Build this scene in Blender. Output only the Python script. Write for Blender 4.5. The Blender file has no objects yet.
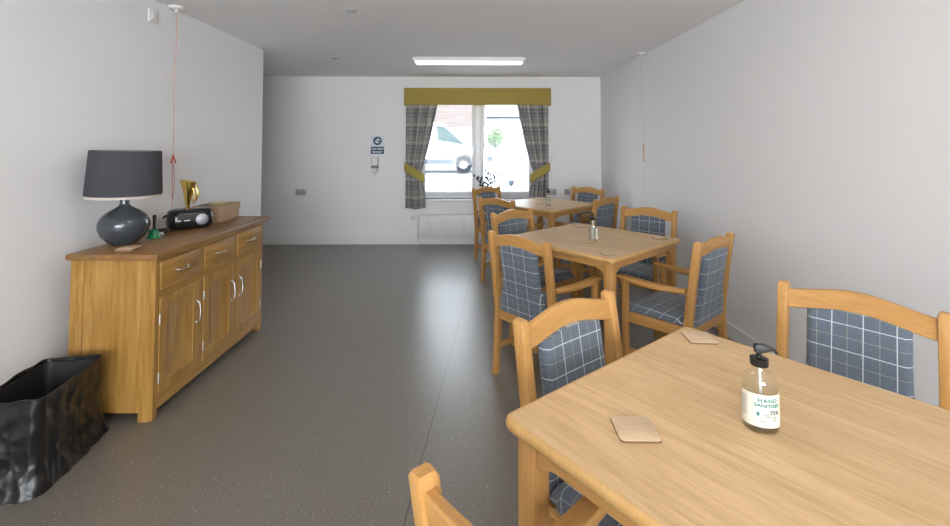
import bpy, bmesh, math, random
from math import sin, cos, pi, radians, sqrt
from mathutils import Vector, Matrix
random.seed(7)
SC = bpy.context.scene
COL = SC.collection
K = 0.9333

# ------------------------------------------------------------------ materials
def newmat(name):
    m = bpy.data.materials.new(name); m.use_nodes = True
    nt = m.node_tree; b = nt.nodes['Principled BSDF']
    return m, nt, b

def N(nt, typ, **kw):
    n = nt.nodes.new(typ)
    for k, v in kw.items(): setattr(n, k, v)
    return n

def flat(name, col, rough=0.5, metal=0.0, spec=0.5, bump=0.0, bscale=200.0, coat=0.0, noise=0.0, nscale=8.0):
    m, nt, b = newmat(name)
    b.inputs['Base Color'].default_value = (*col, 1); b.inputs['Roughness'].default_value = rough
    b.inputs['Metallic'].default_value = metal; b.inputs['Specular IOR Level'].default_value = spec
    b.inputs['Coat Weight'].default_value = coat
    tc = N(nt, 'ShaderNodeTexCoord')
    if noise > 0:
        n = N(nt, 'ShaderNodeTexNoise'); n.inputs['Scale'].default_value = nscale; n.inputs['Detail'].default_value = 5
        r = N(nt, 'ShaderNodeValToRGB')
        r.color_ramp.elements[0].position = .3; r.color_ramp.elements[1].position = .7
        r.color_ramp.elements[0].color = (*[c * (1 - noise) for c in col], 1)
        r.color_ramp.elements[1].color = (*[min(1, c * (1 + noise)) for c in col], 1)
        nt.links.new(tc.outputs['Object'], n.inputs['Vector']); nt.links.new(n.outputs['Fac'], r.inputs['Fac'])
        nt.links.new(r.outputs['Color'], b.inputs['Base Color'])
    if bump > 0:
        n = N(nt, 'ShaderNodeTexNoise'); n.inputs['Scale'].default_value = bscale; n.inputs['Detail'].default_value = 3
        bp = N(nt, 'ShaderNodeBump'); bp.inputs['Strength'].default_value = bump; bp.inputs['Distance'].default_value = .002
        nt.links.new(tc.outputs['Object'], n.inputs['Vector']); nt.links.new(n.outputs['Fac'], bp.inputs['Height'])
        nt.links.new(bp.outputs['Normal'], b.inputs['Normal'])
    return m

def emit(name, col, strength):
    m, nt, b = newmat(name)
    b.inputs['Base Color'].default_value = (*col, 1)
    b.inputs['Emission Color'].default_value = (*col, 1); b.inputs['Emission Strength'].default_value = strength
    return m

def wood(name, dark, light, axis='x', rough=.38, along=1.6, across=34.0, fine=260.0, cath=.35):
    """straight open grain running along one local axis, with a few wavy cathedrals"""
    m, nt, b = newmat(name)
    tc = N(nt, 'ShaderNodeTexCoord'); oi = N(nt, 'ShaderNodeObjectInfo')
    add = N(nt, 'ShaderNodeVectorMath', operation='ADD'); mul = N(nt, 'ShaderNodeVectorMath', operation='SCALE')
    comb = N(nt, 'ShaderNodeCombineXYZ')
    for i in range(3): nt.links.new(oi.outputs['Random'], comb.inputs[i])
    nt.links.new(comb.outputs[0], mul.inputs[0]); mul.inputs['Scale'].default_value = 7.3
    nt.links.new(tc.outputs['Object'], add.inputs[0]); nt.links.new(mul.outputs[0], add.inputs[1])
    def layer(al, ac, detail, dist):
        mp = N(nt, 'ShaderNodeMapping')
        mp.inputs['Scale'].default_value = tuple(al if a == axis else ac for a in 'xyz')
        n = N(nt, 'ShaderNodeTexNoise'); n.inputs['Scale'].default_value = 1; n.inputs['Detail'].default_value = detail
        n.inputs['Distortion'].default_value = dist; n.inputs['Roughness'].default_value = .6
        nt.links.new(add.outputs[0], mp.inputs['Vector']); nt.links.new(mp.outputs[0], n.inputs['Vector'])
        return n.outputs['Fac']
    a = layer(along, across, 5, .5); f = layer(along * 5, fine, 2, .0); w = layer(.7, 5.0, 3, 1.2)
    wv = N(nt, 'ShaderNodeMath', operation='MULTIPLY'); nt.links.new(w, wv.inputs[0]); wv.inputs[1].default_value = 22
    sn = N(nt, 'ShaderNodeMath', operation='SINE'); nt.links.new(wv.outputs[0], sn.inputs[0])
    sn2 = N(nt, 'ShaderNodeMath', operation='MULTIPLY_ADD'); nt.links.new(sn.outputs[0], sn2.inputs[0]); sn2.inputs[1].default_value = .5 * cath; sn2.inputs[2].default_value = 0
    mx = N(nt, 'ShaderNodeMath', operation='MULTIPLY_ADD'); nt.links.new(f, mx.inputs[0]); mx.inputs[1].default_value = .62
    nt.links.new(a, mx.inputs[2])
    m2 = N(nt, 'ShaderNodeMath', operation='MULTIPLY_ADD'); nt.links.new(sn2.outputs[0], m2.inputs[0]); m2.inputs[1].default_value = .35
    nt.links.new(mx.outputs[0], m2.inputs[2])
    r = N(nt, 'ShaderNodeValToRGB'); e = r.color_ramp.elements
    e[0].position = .48; e[0].color = (*dark, 1); e[1].position = .98; e[1].color = (*light, 1)
    nt.links.new(m2.outputs[0], r.inputs['Fac']); nt.links.new(r.outputs['Color'], b.inputs['Base Color'])
    b.inputs['Roughness'].default_value = rough; b.inputs['Specular IOR Level'].default_value = .35
    bp = N(nt, 'ShaderNodeBump'); bp.inputs['Strength'].default_value = .04; bp.inputs['Distance'].default_value = .001
    nt.links.new(m2.outputs[0], bp.inputs['Height']); nt.links.new(bp.outputs['Normal'], b.inputs['Normal'])
    return m

def stripes(nt, coord, period, offset, width):
    """1 inside a thin line repeated every period, else 0"""
    a = N(nt, 'ShaderNodeMath', operation='ADD'); nt.links.new(coord, a.inputs[0]); a.inputs[1].default_value = 100 * period - offset + width / 2
    d = N(nt, 'ShaderNodeMath', operation='MODULO'); nt.links.new(a.outputs[0], d.inputs[0]); d.inputs[1].default_value = period
    l = N(nt, 'ShaderNodeMath', operation='LESS_THAN'); nt.links.new(d.outputs[0], l.inputs[0]); l.inputs[1].default_value = width
    return l.outputs[0]

def plaid(name, base_lo, base_hi, lines, rough=.9, heather=900.0, sheen=.3):
    m, nt, b = newmat(name)
    uv = N(nt, 'ShaderNodeUVMap'); uv.uv_map = 'UVMap'
    sep = N(nt, 'ShaderNodeSeparateXYZ'); nt.links.new(uv.outputs[0], sep.inputs[0])
    n = N(nt, 'ShaderNodeTexNoise'); n.inputs['Scale'].default_value = heather; n.inputs['Detail'].default_value = 4
    nt.links.new(uv.outputs[0], n.inputs['Vector'])
    r = N(nt, 'ShaderNodeValToRGB'); e = r.color_ramp.elements
    e[0].position = .34; e[0].color = (*base_lo, 1); e[1].position = .68; e[1].color = (*base_hi, 1)
    nt.links.new(n.outputs['Fac'], r.inputs['Fac'])
    cur = r.outputs['Color']
    for ax, period, offset, width, col, fac in lines:
        s = stripes(nt, sep.outputs[0 if ax == 'u' else 1], period, offset, width)
        f = N(nt, 'ShaderNodeMath', operation='MULTIPLY'); nt.links.new(s, f.inputs[0]); f.inputs[1].default_value = fac
        mx = N(nt, 'ShaderNodeMix', data_type='RGBA'); nt.links.new(f.outputs[0], mx.inputs[0])
        nt.links.new(cur, mx.inputs[6]); mx.inputs[7].default_value = (*col, 1); cur = mx.outputs[2]
    nt.links.new(cur, b.inputs['Base Color']); b.inputs['Roughness'].default_value = rough
    b.inputs['Specular IOR Level'].default_value = .15; b.inputs['Sheen Weight'].default_value = sheen
    bp = N(nt, 'ShaderNodeBump'); bp.inputs['Strength'].default_value = .25; bp.inputs['Distance'].default_value = .001
    nt.links.new(n.outputs['Fac'], bp.inputs['Height']); nt.links.new(bp.outputs['Normal'], b.inputs['Normal'])
    return m

def thin_glass(name, tint=(1, 1, 1), refl=.06, rough=.0, body=0.0, bodycol=(1, 1, 1)):
    m = bpy.data.materials.new(name); m.use_nodes = True; nt = m.node_tree; nt.nodes.clear()
    out = N(nt, 'ShaderNodeOutputMaterial'); tr = N(nt, 'ShaderNodeBsdfTransparent'); tr.inputs[0].default_value = (*tint, 1)
    gl = N(nt, 'ShaderNodeBsdfGlossy'); gl.inputs['Roughness'].default_value = rough
    lw = N(nt, 'ShaderNodeLayerWeight'); lw.inputs['Blend'].default_value = .25
    mm = N(nt, 'ShaderNodeMath', operation='MULTIPLY_ADD'); pw = N(nt, 'ShaderNodeMath', operation='POWER'); nt.links.new(lw.outputs['Facing'], pw.inputs[0]); pw.inputs[1].default_value = 3.0; nt.links.new(pw.outputs[0], mm.inputs[0]); mm.inputs[1].default_value = .55; mm.inputs[2].default_value = refl
    mx = N(nt, 'ShaderNodeMixShader'); nt.links.new(mm.outputs[0], mx.inputs[0]); nt.links.new(tr.outputs[0], mx.inputs[1]); nt.links.new(gl.outputs[0], mx.inputs[2])
    last = mx.outputs[0]
    if body > 0:
        d = N(nt, 'ShaderNodeBsdfDiffuse'); d.inputs[0].default_value = (*bodycol, 1)
        m2 = N(nt, 'ShaderNodeMixShader'); m2.inputs[0].default_value = body
        nt.links.new(last, m2.inputs[1]); nt.links.new(d.outputs[0], m2.inputs[2]); last = m2.outputs[0]
    nt.links.new(last, out.inputs['Surface'])
    return m

def floor_mat():
    m, nt, b = newmat('safety_vinyl')
    tc = N(nt, 'ShaderNodeTexCoord')
    big = N(nt, 'ShaderNodeTexNoise'); big.inputs['Scale'].default_value = 1.3; big.inputs['Detail'].default_value = 4
    fine = N(nt, 'ShaderNodeTexNoise'); fine.inputs['Scale'].default_value = 160; fine.inputs['Detail'].default_value = 4
    for n in (big, fine): nt.links.new(tc.outputs['Object'], n.inputs['Vector'])
    r = N(nt, 'ShaderNodeValToRGB'); e = r.color_ramp.elements
    e[0].position = .35; e[0].color = (.125, .108, .090, 1); e[1].position = .7; e[1].color = (.205, .182, .155, 1)
    ad = N(nt, 'ShaderNodeMath', operation='MULTIPLY_ADD'); nt.links.new(big.outputs['Fac'], ad.inputs[0]); ad.inputs[1].default_value = .16
    sc = N(nt, 'ShaderNodeMath', operation='MULTIPLY_ADD'); nt.links.new(fine.outputs['Fac'], sc.inputs[0]); sc.inputs[1].default_value = .9; sc.inputs[2].default_value = -.03
    nt.links.new(sc.outputs[0], ad.inputs[2]); nt.links.new(ad.outputs[0], r.inputs['Fac'])
    cur = r.outputs['Color']
    for scale, size, prob, col in ((70, .12, .60, (.62, .57, .50)), (115, .13, .5, (.40, .36, .31)), (80, .10, .25, (.03, .026, .022))):
        v = N(nt, 'ShaderNodeTexVoronoi'); v.inputs['Scale'].default_value = scale
        nt.links.new(tc.outputs['Object'], v.inputs['Vector'])
        l = N(nt, 'ShaderNodeMath', operation='LESS_THAN'); nt.links.new(v.outputs['Distance'], l.inputs[0]); l.inputs[1].default_value = size
        sp = N(nt, 'ShaderNodeSeparateColor'); nt.links.new(v.outputs['Color'], sp.inputs[0])
        l2 = N(nt, 'ShaderNodeMath', operation='LESS_THAN'); nt.links.new(sp.outputs[0], l2.inputs[0]); l2.inputs[1].default_value = prob
        f = N(nt, 'ShaderNodeMath', operation='MULTIPLY'); nt.links.new(l.outputs[0], f.inputs[0]); nt.links.new(l2.outputs[0], f.inputs[1])
        mx = N(nt, 'ShaderNodeMix', data_type='RGBA'); nt.links.new(f.outputs[0], mx.inputs[0]); nt.links.new(cur, mx.inputs[6]); mx.inputs[7].default_value = (*col, 1)
        cur = mx.outputs[2]
    # welded sheet joint: x = .155 + (y - 6.36) * .0852
    sep = N(nt, 'ShaderNodeSeparateXYZ'); nt.links.new(tc.outputs['Object'], sep.inputs[0])
    t = N(nt, 'ShaderNodeMath', operation='MULTIPLY_ADD'); nt.links.new(sep.outputs[1], t.inputs[0]); t.inputs[1].default_value = -.0852; t.inputs[2].default_value = -.155 + 6.36 * .0852
    s = N(nt, 'ShaderNodeMath', operation='ADD'); nt.links.new(t.outputs[0], s.inputs[0]); nt.links.new(sep.outputs[0], s.inputs[1])
    ab = N(nt, 'ShaderNodeMath', operation='ABSOLUTE'); nt.links.new(s.outputs[0], ab.inputs[0])
    l = N(nt, 'ShaderNodeMath', operation='LESS_THAN'); nt.links.new(ab.outputs[0], l.inputs[0]); l.inputs[1].default_value = .0022
    mx = N(nt, 'ShaderNodeMix', data_type='RGBA'); nt.links.new(l.outputs[0], mx.inputs[0]); nt.links.new(cur, mx.inputs[6]); mx.inputs[7].default_value = (.03, .026, .023, 1)
    nt.links.new(mx.outputs[2], b.inputs['Base Color'])
    b.inputs['Roughness'].default_value = .32; b.inputs['Specular IOR Level'].default_value = .9
    bp = N(nt, 'ShaderNodeBump'); bp.inputs['Strength'].default_value = .10; bp.inputs['Distance'].default_value = .002
    nt.links.new(fine.outputs['Fac'], bp.inputs['Height']); nt.links.new(bp.outputs['Normal'], b.inputs['Normal'])
    return m

def brick_mat(name, c1, c2, mortar):
    m, nt, b = newmat(name)
    tc = N(nt, 'ShaderNodeTexCoord'); mp = N(nt, 'ShaderNodeMapping'); mp.inputs['Rotation'].default_value = (radians(90), 0, 0)
    br = N(nt, 'ShaderNodeTexBrick'); br.inputs['Scale'].default_value = 1; br.inputs['Brick Width'].default_value = .44; br.inputs['Row Height'].default_value = .16
    br.inputs['Mortar Size'].default_value = .02; br.inputs['Color1'].default_value = (*c1, 1); br.inputs['Color2'].default_value = (*c2, 1); br.inputs['Mortar'].default_value = (*mortar, 1)
    nt.links.new(tc.outputs['Object'], mp.inputs[0]); nt.links.new(mp.outputs[0], br.inputs['Vector']); nt.links.new(br.outputs['Color'], b.inputs['Base Color'])
    b.inputs['Roughness'].default_value = .9
    return m

M = {}
M['wall'] = flat('white_emulsion', (.80, .793, .788), .85, spec=.2, bump=.12, bscale=260)
M['ceiling'] = flat('ceiling_emulsion', (.84, .825, .815), .9, spec=.15, bump=.05, bscale=200)
M['white'] = flat('white_gloss', (.76, .755, .75), .4)
M['upvc'] = flat('white_upvc', (.78, .78, .785), .3)
M['plastic'] = flat('white_plastic', (.74, .72, .70), .4)
M['grey_plastic'] = flat('grey_plastic', (.40, .39, .385), .45)
M['floor'] = floor_mat()
OD, OL = (.46, .285, .128), (.70, .475, .245)
for a in 'xy': M['top_' + a] = wood('oak_laminate_' + a, (.49, .315, .155), (.64, .44, .24), a, .40, along=5.0, across=120, fine=420, cath=.8)
M['edge'] = wood('beech_edge', (.47, .26, .085), (.59, .36, .14), 'x', .35, cath=.1)
for a in 'xyz': M['beech_' + a] = wood('beech_' + a, (.385, .190, .052), (.525, .285, .095), a, .36, along=2.5, across=30, cath=.25)
for a in 'xyz': M['oak_' + a] = wood('oak_' + a, (.235, .110, .018), (.41, .228, .062), a, .36, along=2.2, across=44, fine=300, cath=.6)
M['oak_top'] = wood('oak_top', (.17, .082, .026), (.275, .145, .05), 'y', .34, along=2.2, across=44, fine=300, cath=.6)
M['coaster'] = wood('coaster_wood', (.54, .39, .245), (.66, .49, .33), 'x', .5, along=6, across=50, cath=1.0)
M['coaster_edge'] = flat('coaster_edge', (.17, .10, .05), .7)
W, T = (.60, .63, .66), (.40, .385, .30)
M['check'] = plaid('checked_wool', (.046, .060, .080), (.185, .222, .265),
    [('u', .086, .043, .0016, T, .7), ('v', .086, .043, .0016, T, .7), ('u', .086, .0, .0030, W, .85), ('v', .086, .0, .0030, W, .8)], heather=380)
G, C_, O, D_ = (.10, .095, .10), (.62, .60, .58), (.33, .27, .05), (.05, .045, .05)
M['curtain'] = plaid('plaid_curtain', (.29, .28, .275), (.47, .455, .44),
    [('u', .26, .05, .06, G, .5), ('v', .26, .06, .05, G, .45), ('u', .26, .15, .018, C_, .9), ('v', .26, .16, .02, C_, .8),
     ('u', .26, .20, .010, O, .6), ('v', .26, .21, .010, O, .6), ('u', .26, .105, .010, D_, .9), ('v', .26, .112, .009, D_, .9), ('v', .26, .012, .007, D_, .9), ('u', .26, .0, .008, D_, .9)], heather=300)
M['olive'] = flat('olive_felt', (.37, .275, .075), .9, spec=.1, bump=.5, bscale=500, noise=.12, nscale=180)
M['olive_band'] = flat('olive_band', (.36, .29, .075), .85, spec=.1, bump=.3, bscale=500)
M['chrome'] = flat('brushed_chrome', (.72, .69, .64), .22, metal=1)
M['steel'] = flat('satin_steel', (.55, .53, .50), .35, metal=1)
M['gold'] = flat('gold_metal', (.82, .58, .16), .14, metal=1)
M['ceramic'] = flat('grey_ceramic', (.040, .048, .058), .1, coat=.3)
M['shade'] = flat('charcoal_linen', (.058, .058, .066), .85, spec=.15, bump=.5, bscale=700, noise=.25, nscale=500)
M['lining'] = flat('cream_lining', (.50, .44, .38), .8)
M['black'] = flat('black_gloss_plastic', (.010, .010, .011), .16)
M['black_matt'] = flat('black_matt_plastic', (.014, .014, .015), .5)
M['silver'] = flat('silver_mesh', (.36, .37, .40), .35, metal=.6, bump=.5, bscale=900)
M['green'] = flat('green_lacquer', (.006, .15, .055), .2)
M['card'] = flat('kraft_card', (.40, .27, .165), .8, noise=.08, nscale=40)
M['navy'] = flat('navy_print', (.012, .045, .10), .5)
M['signwhite'] = flat('sign_white', (.66, .70, .76), .4)
M['red'] = flat('red_plastic', (.55, .07, .03), .4)
M['cord_red'] = flat('red_cord', (.62, .22, .18), .7)
M['cord_white'] = flat('white_cord', (.66, .56, .53), .7)
M['bag'] = flat('black_polythene', (.0085, .0075, .007), .33, bump=.6, bscale=55, spec=.45)
M['label'] = flat('paper_label', (.66, .64, .54), .6)
M['teal'] = flat('teal_print', (.02, .20, .20), .6)
M['ink'] = flat('dark_print', (.03, .04, .05), .6)
M['glass'] = thin_glass('window_glass', (.97, .985, .98), .012)
M['bottle'] = thin_glass('clear_bottle', (.965, .97, .965), .07, .03)
M['gel'] = thin_glass('clear_gel', (.93, .945, .93), .0, .05)
M['diffuser'] = emit('light_diffuser', (1, .98, .95), 2.2)
M['leaf_dark'] = flat('dark_leaf', (.018, .02, .022), .5)
M['stem'] = flat('plant_stem', (.05, .04, .03), .7)
M['asphalt'] = flat('pale_asphalt', (.46, .46, .47), .9, noise=.1, nscale=3)
M['brick'] = brick_mat('pale_brick', (.17, .122, .107), (.20, .152, .135), (.21, .195, .18))
M['render_white'] = flat('white_cladding', (.75, .75, .74), .8)
M['slate'] = flat('dark_fascia', (.045, .055, .06), .8, spec=.2)
M['vanpaint'] = flat('white_car_paint', (.74, .75, .77), .25, coat=.5)
M['carglass'] = flat('car_glass', (.025, .055, .055), .3, spec=.2)
M['windscreen'] = flat('sky_reflecting_windscreen', (.12, .14, .15), .05, spec=1.0, coat=1.0)
M['tyre'] = flat('tyre_rubber', (.03, .031, .033), .9, spec=.2)
M['trim'] = flat('grey_car_trim', (.06, .075, .09), .6, spec=.3)
M['alloy'] = flat('wheel_alloy', (.55, .56, .58), .35, metal=.7)
M['leaf_green'] = flat('green_leaf', (.075, .15, .03), .8, noise=.35, nscale=4)
M['bark'] = flat('bark', (.10, .07, .045), .9)
M['shrub'] = M['leaf_green']

# ------------------------------------------------------------------ mesh building
class MB:
    def __init__(s): s.bm = bmesh.new(); s.uvf = None
    def _xf(s, vs, mat):
        if mat is not None: bmesh.ops.transform(s.bm, matrix=mat, verts=vs)
    def box(s, x0, x1, y0, y1, z0, z1, bev=0.0, seg=2, mat=None, mi=0):
        vs = [s.bm.verts.new((x, y, z)) for x in (x0, x1) for y in (y0, y1) for z in (z0, z1)]
        fs = [s.bm.faces.new([vs[i] for i in q]) for q in ((0, 1, 3, 2), (4, 6, 7, 5), (0, 4, 5, 1), (2, 3, 7, 6), (0, 2, 6, 4), (1, 5, 7, 3))]
        return s._bev(vs, fs, bev, seg, mat, mi)
    def _bev(s, vs, fs, bev, seg, mat, mi):
        for f in fs: f.material_index = mi
        if bev > 0:
            es = list({e for f in fs for e in f.edges})
            r = bmesh.ops.bevel(s.bm, geom=es, offset=bev, segments=seg, profile=.5, affect='EDGES', clamp_overlap=True)
            vs = list({v for f in r['faces'] for v in f.verts} | {v for v in vs if v.is_valid})
            for f in r['faces']: f.material_index = mi
        s._xf([v for v in vs if v.is_valid], mat)
        return s
    def hexa(s, pts, bev=0.0, seg=2, mi=0):
        """pts: bottom ring of 4 then top ring of 4"""
        vs = [s.bm.verts.new(p) for p in pts]
        fs = [s.bm.faces.new([vs[i] for i in q]) for q in ((3, 2, 1, 0), (4, 5, 6, 7), (0, 1, 5, 4), (1, 2, 6, 5), (2, 3, 7, 6), (3, 0, 4, 7))]
        return s._bev(vs, fs, bev, seg, None, mi)
    def prism(s, outline, d0, d1, plane='xz', bev=0.0, seg=1, mat=None, mi=0):
        """outline in the named plane, extruded over d0..d1 on the remaining axis"""
        def P(a, b, d): return {'xz': (a, d, b), 'xy': (a, b, d), 'yz': (d, a, b)}[plane]
        r0 = [s.bm.verts.new(P(a, b, d0)) for a, b in outline]; r1 = [s.bm.verts.new(P(a, b, d1)) for a, b in outline]
        n = len(outline); fs = [s.bm.faces.new(r0), s.bm.faces.new(list(reversed(r1)))]
        fs += [s.bm.faces.new((r0[(i + 1) % n], r0[i], r1[i], r1[(i + 1) % n])) for i in range(n)]
        caps = fs[:2]
        for f in fs: f.material_index = mi
        vs = r0 + r1
        if bev > 0:
            es = list({e for f in caps for e in f.edges})
            r = bmesh.ops.bevel(s.bm, geom=es, offset=bev, segments=seg, profile=.5, affect='EDGES', clamp_overlap=True)
            vs = list({v for f in r['faces'] for v in f.verts} | {v for v in vs if v.is_valid})
            for f in r['faces']: f.material_index = mi
        s._xf([v for v in vs if v.is_valid], mat)
        return s
    def loft(s, rings, cap0=True, cap1=True, closed=True, mi=0, mat=None):
        R = [[s.bm.verts.new(p) for p in ring] for ring in rings]
        n = len(R[0])
        for a, b in zip(R, R[1:]):
            for i in range(n if closed else n - 1):
                j = (i + 1) % n
                f = s.bm.faces.new((a[i], a[j], b[j], b[i])); f.material_index = mi
        if cap0 and closed: s.bm.faces.new(list(reversed(R[0]))).material_index = mi
        if cap1 and closed: s.bm.faces.new(R[-1]).material_index = mi
        s._xf([v for r in R for v in r], mat)
        return s
    def lathe(s, prof, seg=32, cx=0, cy=0, sx=1, sy=1, cap0=True, cap1=True, mi=0, mat=None):
        return s.loft([[(cx + r * sx * cos(2 * pi * i / seg), cy + r * sy * sin(2 * pi * i / seg), z) for i in range(seg)] for r, z in prof], cap0, cap1, mi=mi, mat=mat)
    def tube(s, path, r, seg=8, mi=0, caps=True):
        path = [Vector(p) for p in path]; rings = []; up = None
        for i, p in enumerate(path):
            t = (path[min(i + 1, len(path) - 1)] - path[max(i - 1, 0)]).normalized()
            if up is None: up = t.orthogonal().normalized()
            a = (up - t * up.dot(t)).normalized(); up = a; b = t.cross(a)
            rr = r[i] if isinstance(r, (list, tuple)) else r
            rings.append([p + (a * cos(2 * pi * k / seg) + b * sin(2 * pi * k / seg)) * rr for k in range(seg)])
        return s.loft(rings, caps, caps, mi=mi)
    def grid(s, fn, nu, nv, mi=0, uv=None):
        g = [[s.bm.verts.new(fn(i / nu, j / nv)) for j in range(nv + 1)] for i in range(nu + 1)]
        lay = s.bm.loops.layers.uv.verify() if uv else None
        for i in range(nu):
            for j in range(nv):
                q = ((i, j), (i + 1, j), (i + 1, j + 1), (i, j + 1))
                f = s.bm.faces.new([g[a][b] for a, b in q]); f.material_index = mi
                if uv:
                    for l, (a, b) in zip(f.loops, q): l[lay].uv = uv(a / nu, b / nv)
        return s
    def torus(s, R, r, c=(0, 0, 0), mat=None, seg=24, sub=8):
        rings = [[((R + r * cos(2 * pi * k / sub)) * cos(a), (R + r * cos(2 * pi * k / sub)) * sin(a), r * sin(2 * pi * k / sub)) for k in range(sub)] for a in [2 * pi * i / seg for i in range(seg + 1)]]
        m = Matrix.Translation(c) @ (mat or Matrix())
        return s.loft(rings, False, False, mat=m)
    def mesh(s, name, mats, uv=None, smooth=35, merge=True):
        if merge: bmesh.ops.remove_doubles(s.bm, verts=s.bm.verts, dist=1e-6)
        bmesh.ops.recalc_face_normals(s.bm, faces=s.bm.faces)
        if uv:
            lay = s.bm.loops.layers.uv.verify()
            for f in s.bm.faces:
                for l in f.loops: l[lay].uv = uv(l.vert.co, f.normal)
        me = bpy.data.meshes.new(name); s.bm.to_mesh(me); s.bm.free()
        for m in (mats if isinstance(mats, (list, tuple)) else [mats]): me.materials.append(m)
        if len(me.uv_layers): me.uv_layers[0].name = 'UVMap'
        if smooth:
            me.shade_smooth(); me.set_sharp_from_angle(angle=radians(smooth))
        return me
    def build(s, name, mats, parent=None, uv=None, smooth=35, loc=None, merge=True):
        o = bpy.data.objects.new(name, s.mesh(name, mats, uv, smooth, merge)); COL.objects.link(o)
        if parent is not None: o.parent = parent
        if loc is not None: o.location = loc
        return o

def thing(name, label, cat, loc=(0, 0, 0), rz=0.0, group=None):
    o = bpy.data.objects.new(name, None); COL.objects.link(o); o.empty_display_size = .1
    o.location = loc; o.rotation_euler = (0, 0, rz); o['label'] = label; o['category'] = cat
    if group: o['group'] = group
    return o
def tag(o, label, cat, group=None):
    o['label'] = label; o['category'] = cat
    if group: o['group'] = group
    return o
def struct(o, label=None):
    o['kind'] = 'structure'
    if label: o['label'] = label
    return o
def dup(root, loc, rz, label, group=None):
    def cp(o, parent):
        c = o.copy(); COL.objects.link(c)
        if parent is not None: c.parent = parent
        for ch in KIDS(o): cp(ch, c)
        return c
    r = cp(root, None); r.location = loc; r.rotation_euler = (0, 0, rz); r['label'] = label
    if group: r['group'] = group
    return r
def KIDS(o): return [c for c in bpy.data.objects if c.parent == o]

def text_mesh(body, size, align='CENTER', bold=0.0, space=1.0):
    """a flat mesh (bmesh-ready verts, faces) of lettering in the x-y plane"""
    cu = bpy.data.curves.new('lettering', 'FONT'); cu.body = body; cu.size = size; cu.align_x = align; cu.align_y = 'CENTER'
    cu.offset = bold; cu.space_character = space; cu.resolution_u = 3
    o = bpy.data.objects.new('lettering', cu); COL.objects.link(o)
    dg = bpy.context.evaluated_depsgraph_get(); me = o.evaluated_get(dg).to_mesh()
    v = [tuple(p.co) for p in me.vertices]; f = [tuple(p.vertices) for p in me.polygons]
    o.evaluated_get(dg).to_mesh_clear(); bpy.data.objects.remove(o); bpy.data.curves.remove(cu)
    return v, f
def add_text(mb, txt, size, fn, mi=0, bold=0.0, space=1.0):
    v, f = text_mesh(txt, size, bold=bold, space=space)
    vs = [mb.bm.verts.new(fn(x, y)) for x, y, z in v]
    for q in f:
        try: mb.bm.faces.new([vs[i] for i in q]).material_index = mi
        except ValueError: pass

def rrect(hx, hy, r, n=6, cx=0, cy=0):
    out = []
    for sx, sy, a0 in ((1, 1, 0), (-1, 1, 90), (-1, -1, 180), (1, -1, 270)):
        for i in range(n + 1):
            a = radians(a0 + 90 * i / n); out.append((cx + sx * (hx - r) + r * cos(a), cy + sy * (hy - r) + r * sin(a)))
    return out

# ------------------------------------------------------------------ room
XR, YB, CH = 1.919, 6.4936, 2.4167
YR = -4.6           # wall behind the camera
XLL = -3.7          # far side of the recess
PHI = .011
XL, YLE = -2.164, 4.7101
def xl(y): return XL - (YLE - y) * PHI

struct(MB().box(XLL - .2, XR + .2, YR - .2, YB + .3, -.1, 0).build('floor', M['floor']), 'speckled grey brown vinyl floor')
struct(MB().box(XLL - .2, XR + .2, YR - .2, YB + .3, CH, CH + .1).build('ceiling', M['ceiling']), 'plain white ceiling')
struct(MB().box(XR, XR + .2, YR, YB + .3, 0, CH).build('wall_right', M['wall']), 'plain white wall beside the dining tables')
m = MB(); m.prism([(xl(YR), YR), (XL, YLE), (XLL - .2, YLE), (XLL - .2, YR)], 0, CH, 'xy')
struct(m.build('wall_left', M['wall']), 'white wall behind the sideboard')
struct(MB().box(XLL - .2, XLL, YLE, YB, 0, CH).build('wall_recess', M['wall']), 'white side wall of the recess')
# back wall with the window opening
WX0, WX1, WZ0, WZ1 = -.80 * K, 1.06 * K, .690 * K, 2.22
m = MB()
m.box(XLL, WX0, YB, YB + .3, 0, CH).box(WX1, XR, YB, YB + .3, 0, CH).box(WX0, WX1, YB, YB + .3, 0, WZ0).box(WX0, WX1, YB, YB + .3, WZ1, CH)
struct(m.build('wall_back', M['wall']), 'white end wall with the window')
# wall behind the camera with its large window opening
RX0, RX1, RZ0, RZ1 = -1.9, 1.7, .55, 2.2
m = MB()
m.box(-2.3, RX0, YR - .2, YR, 0, CH).box(RX1, XR, YR - .2, YR, 0, CH).box(RX0, RX1, YR - .2, YR, 0, RZ0).box(RX0, RX1, YR - .2, YR, RZ1, CH)
struct(m.build('wall_front', M['wall']))
SK = .107
struct(MB().box(XLL, XR, YB - .014, YB, 0, SK, .003, 1).build('baseboard_back', M['white']))
struct(MB().box(XR - .014, XR, YR, YB - .014, 0, SK, .003, 1).build('baseboard_right', M['white']))
m = MB(); m.prism([(xl(YR), YR), (XL, YLE), (XL + .014, YLE), (xl(YR) + .014, YR)], 0, SK, 'xy')
struct(m.build('baseboard_left', M['white']))

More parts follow.
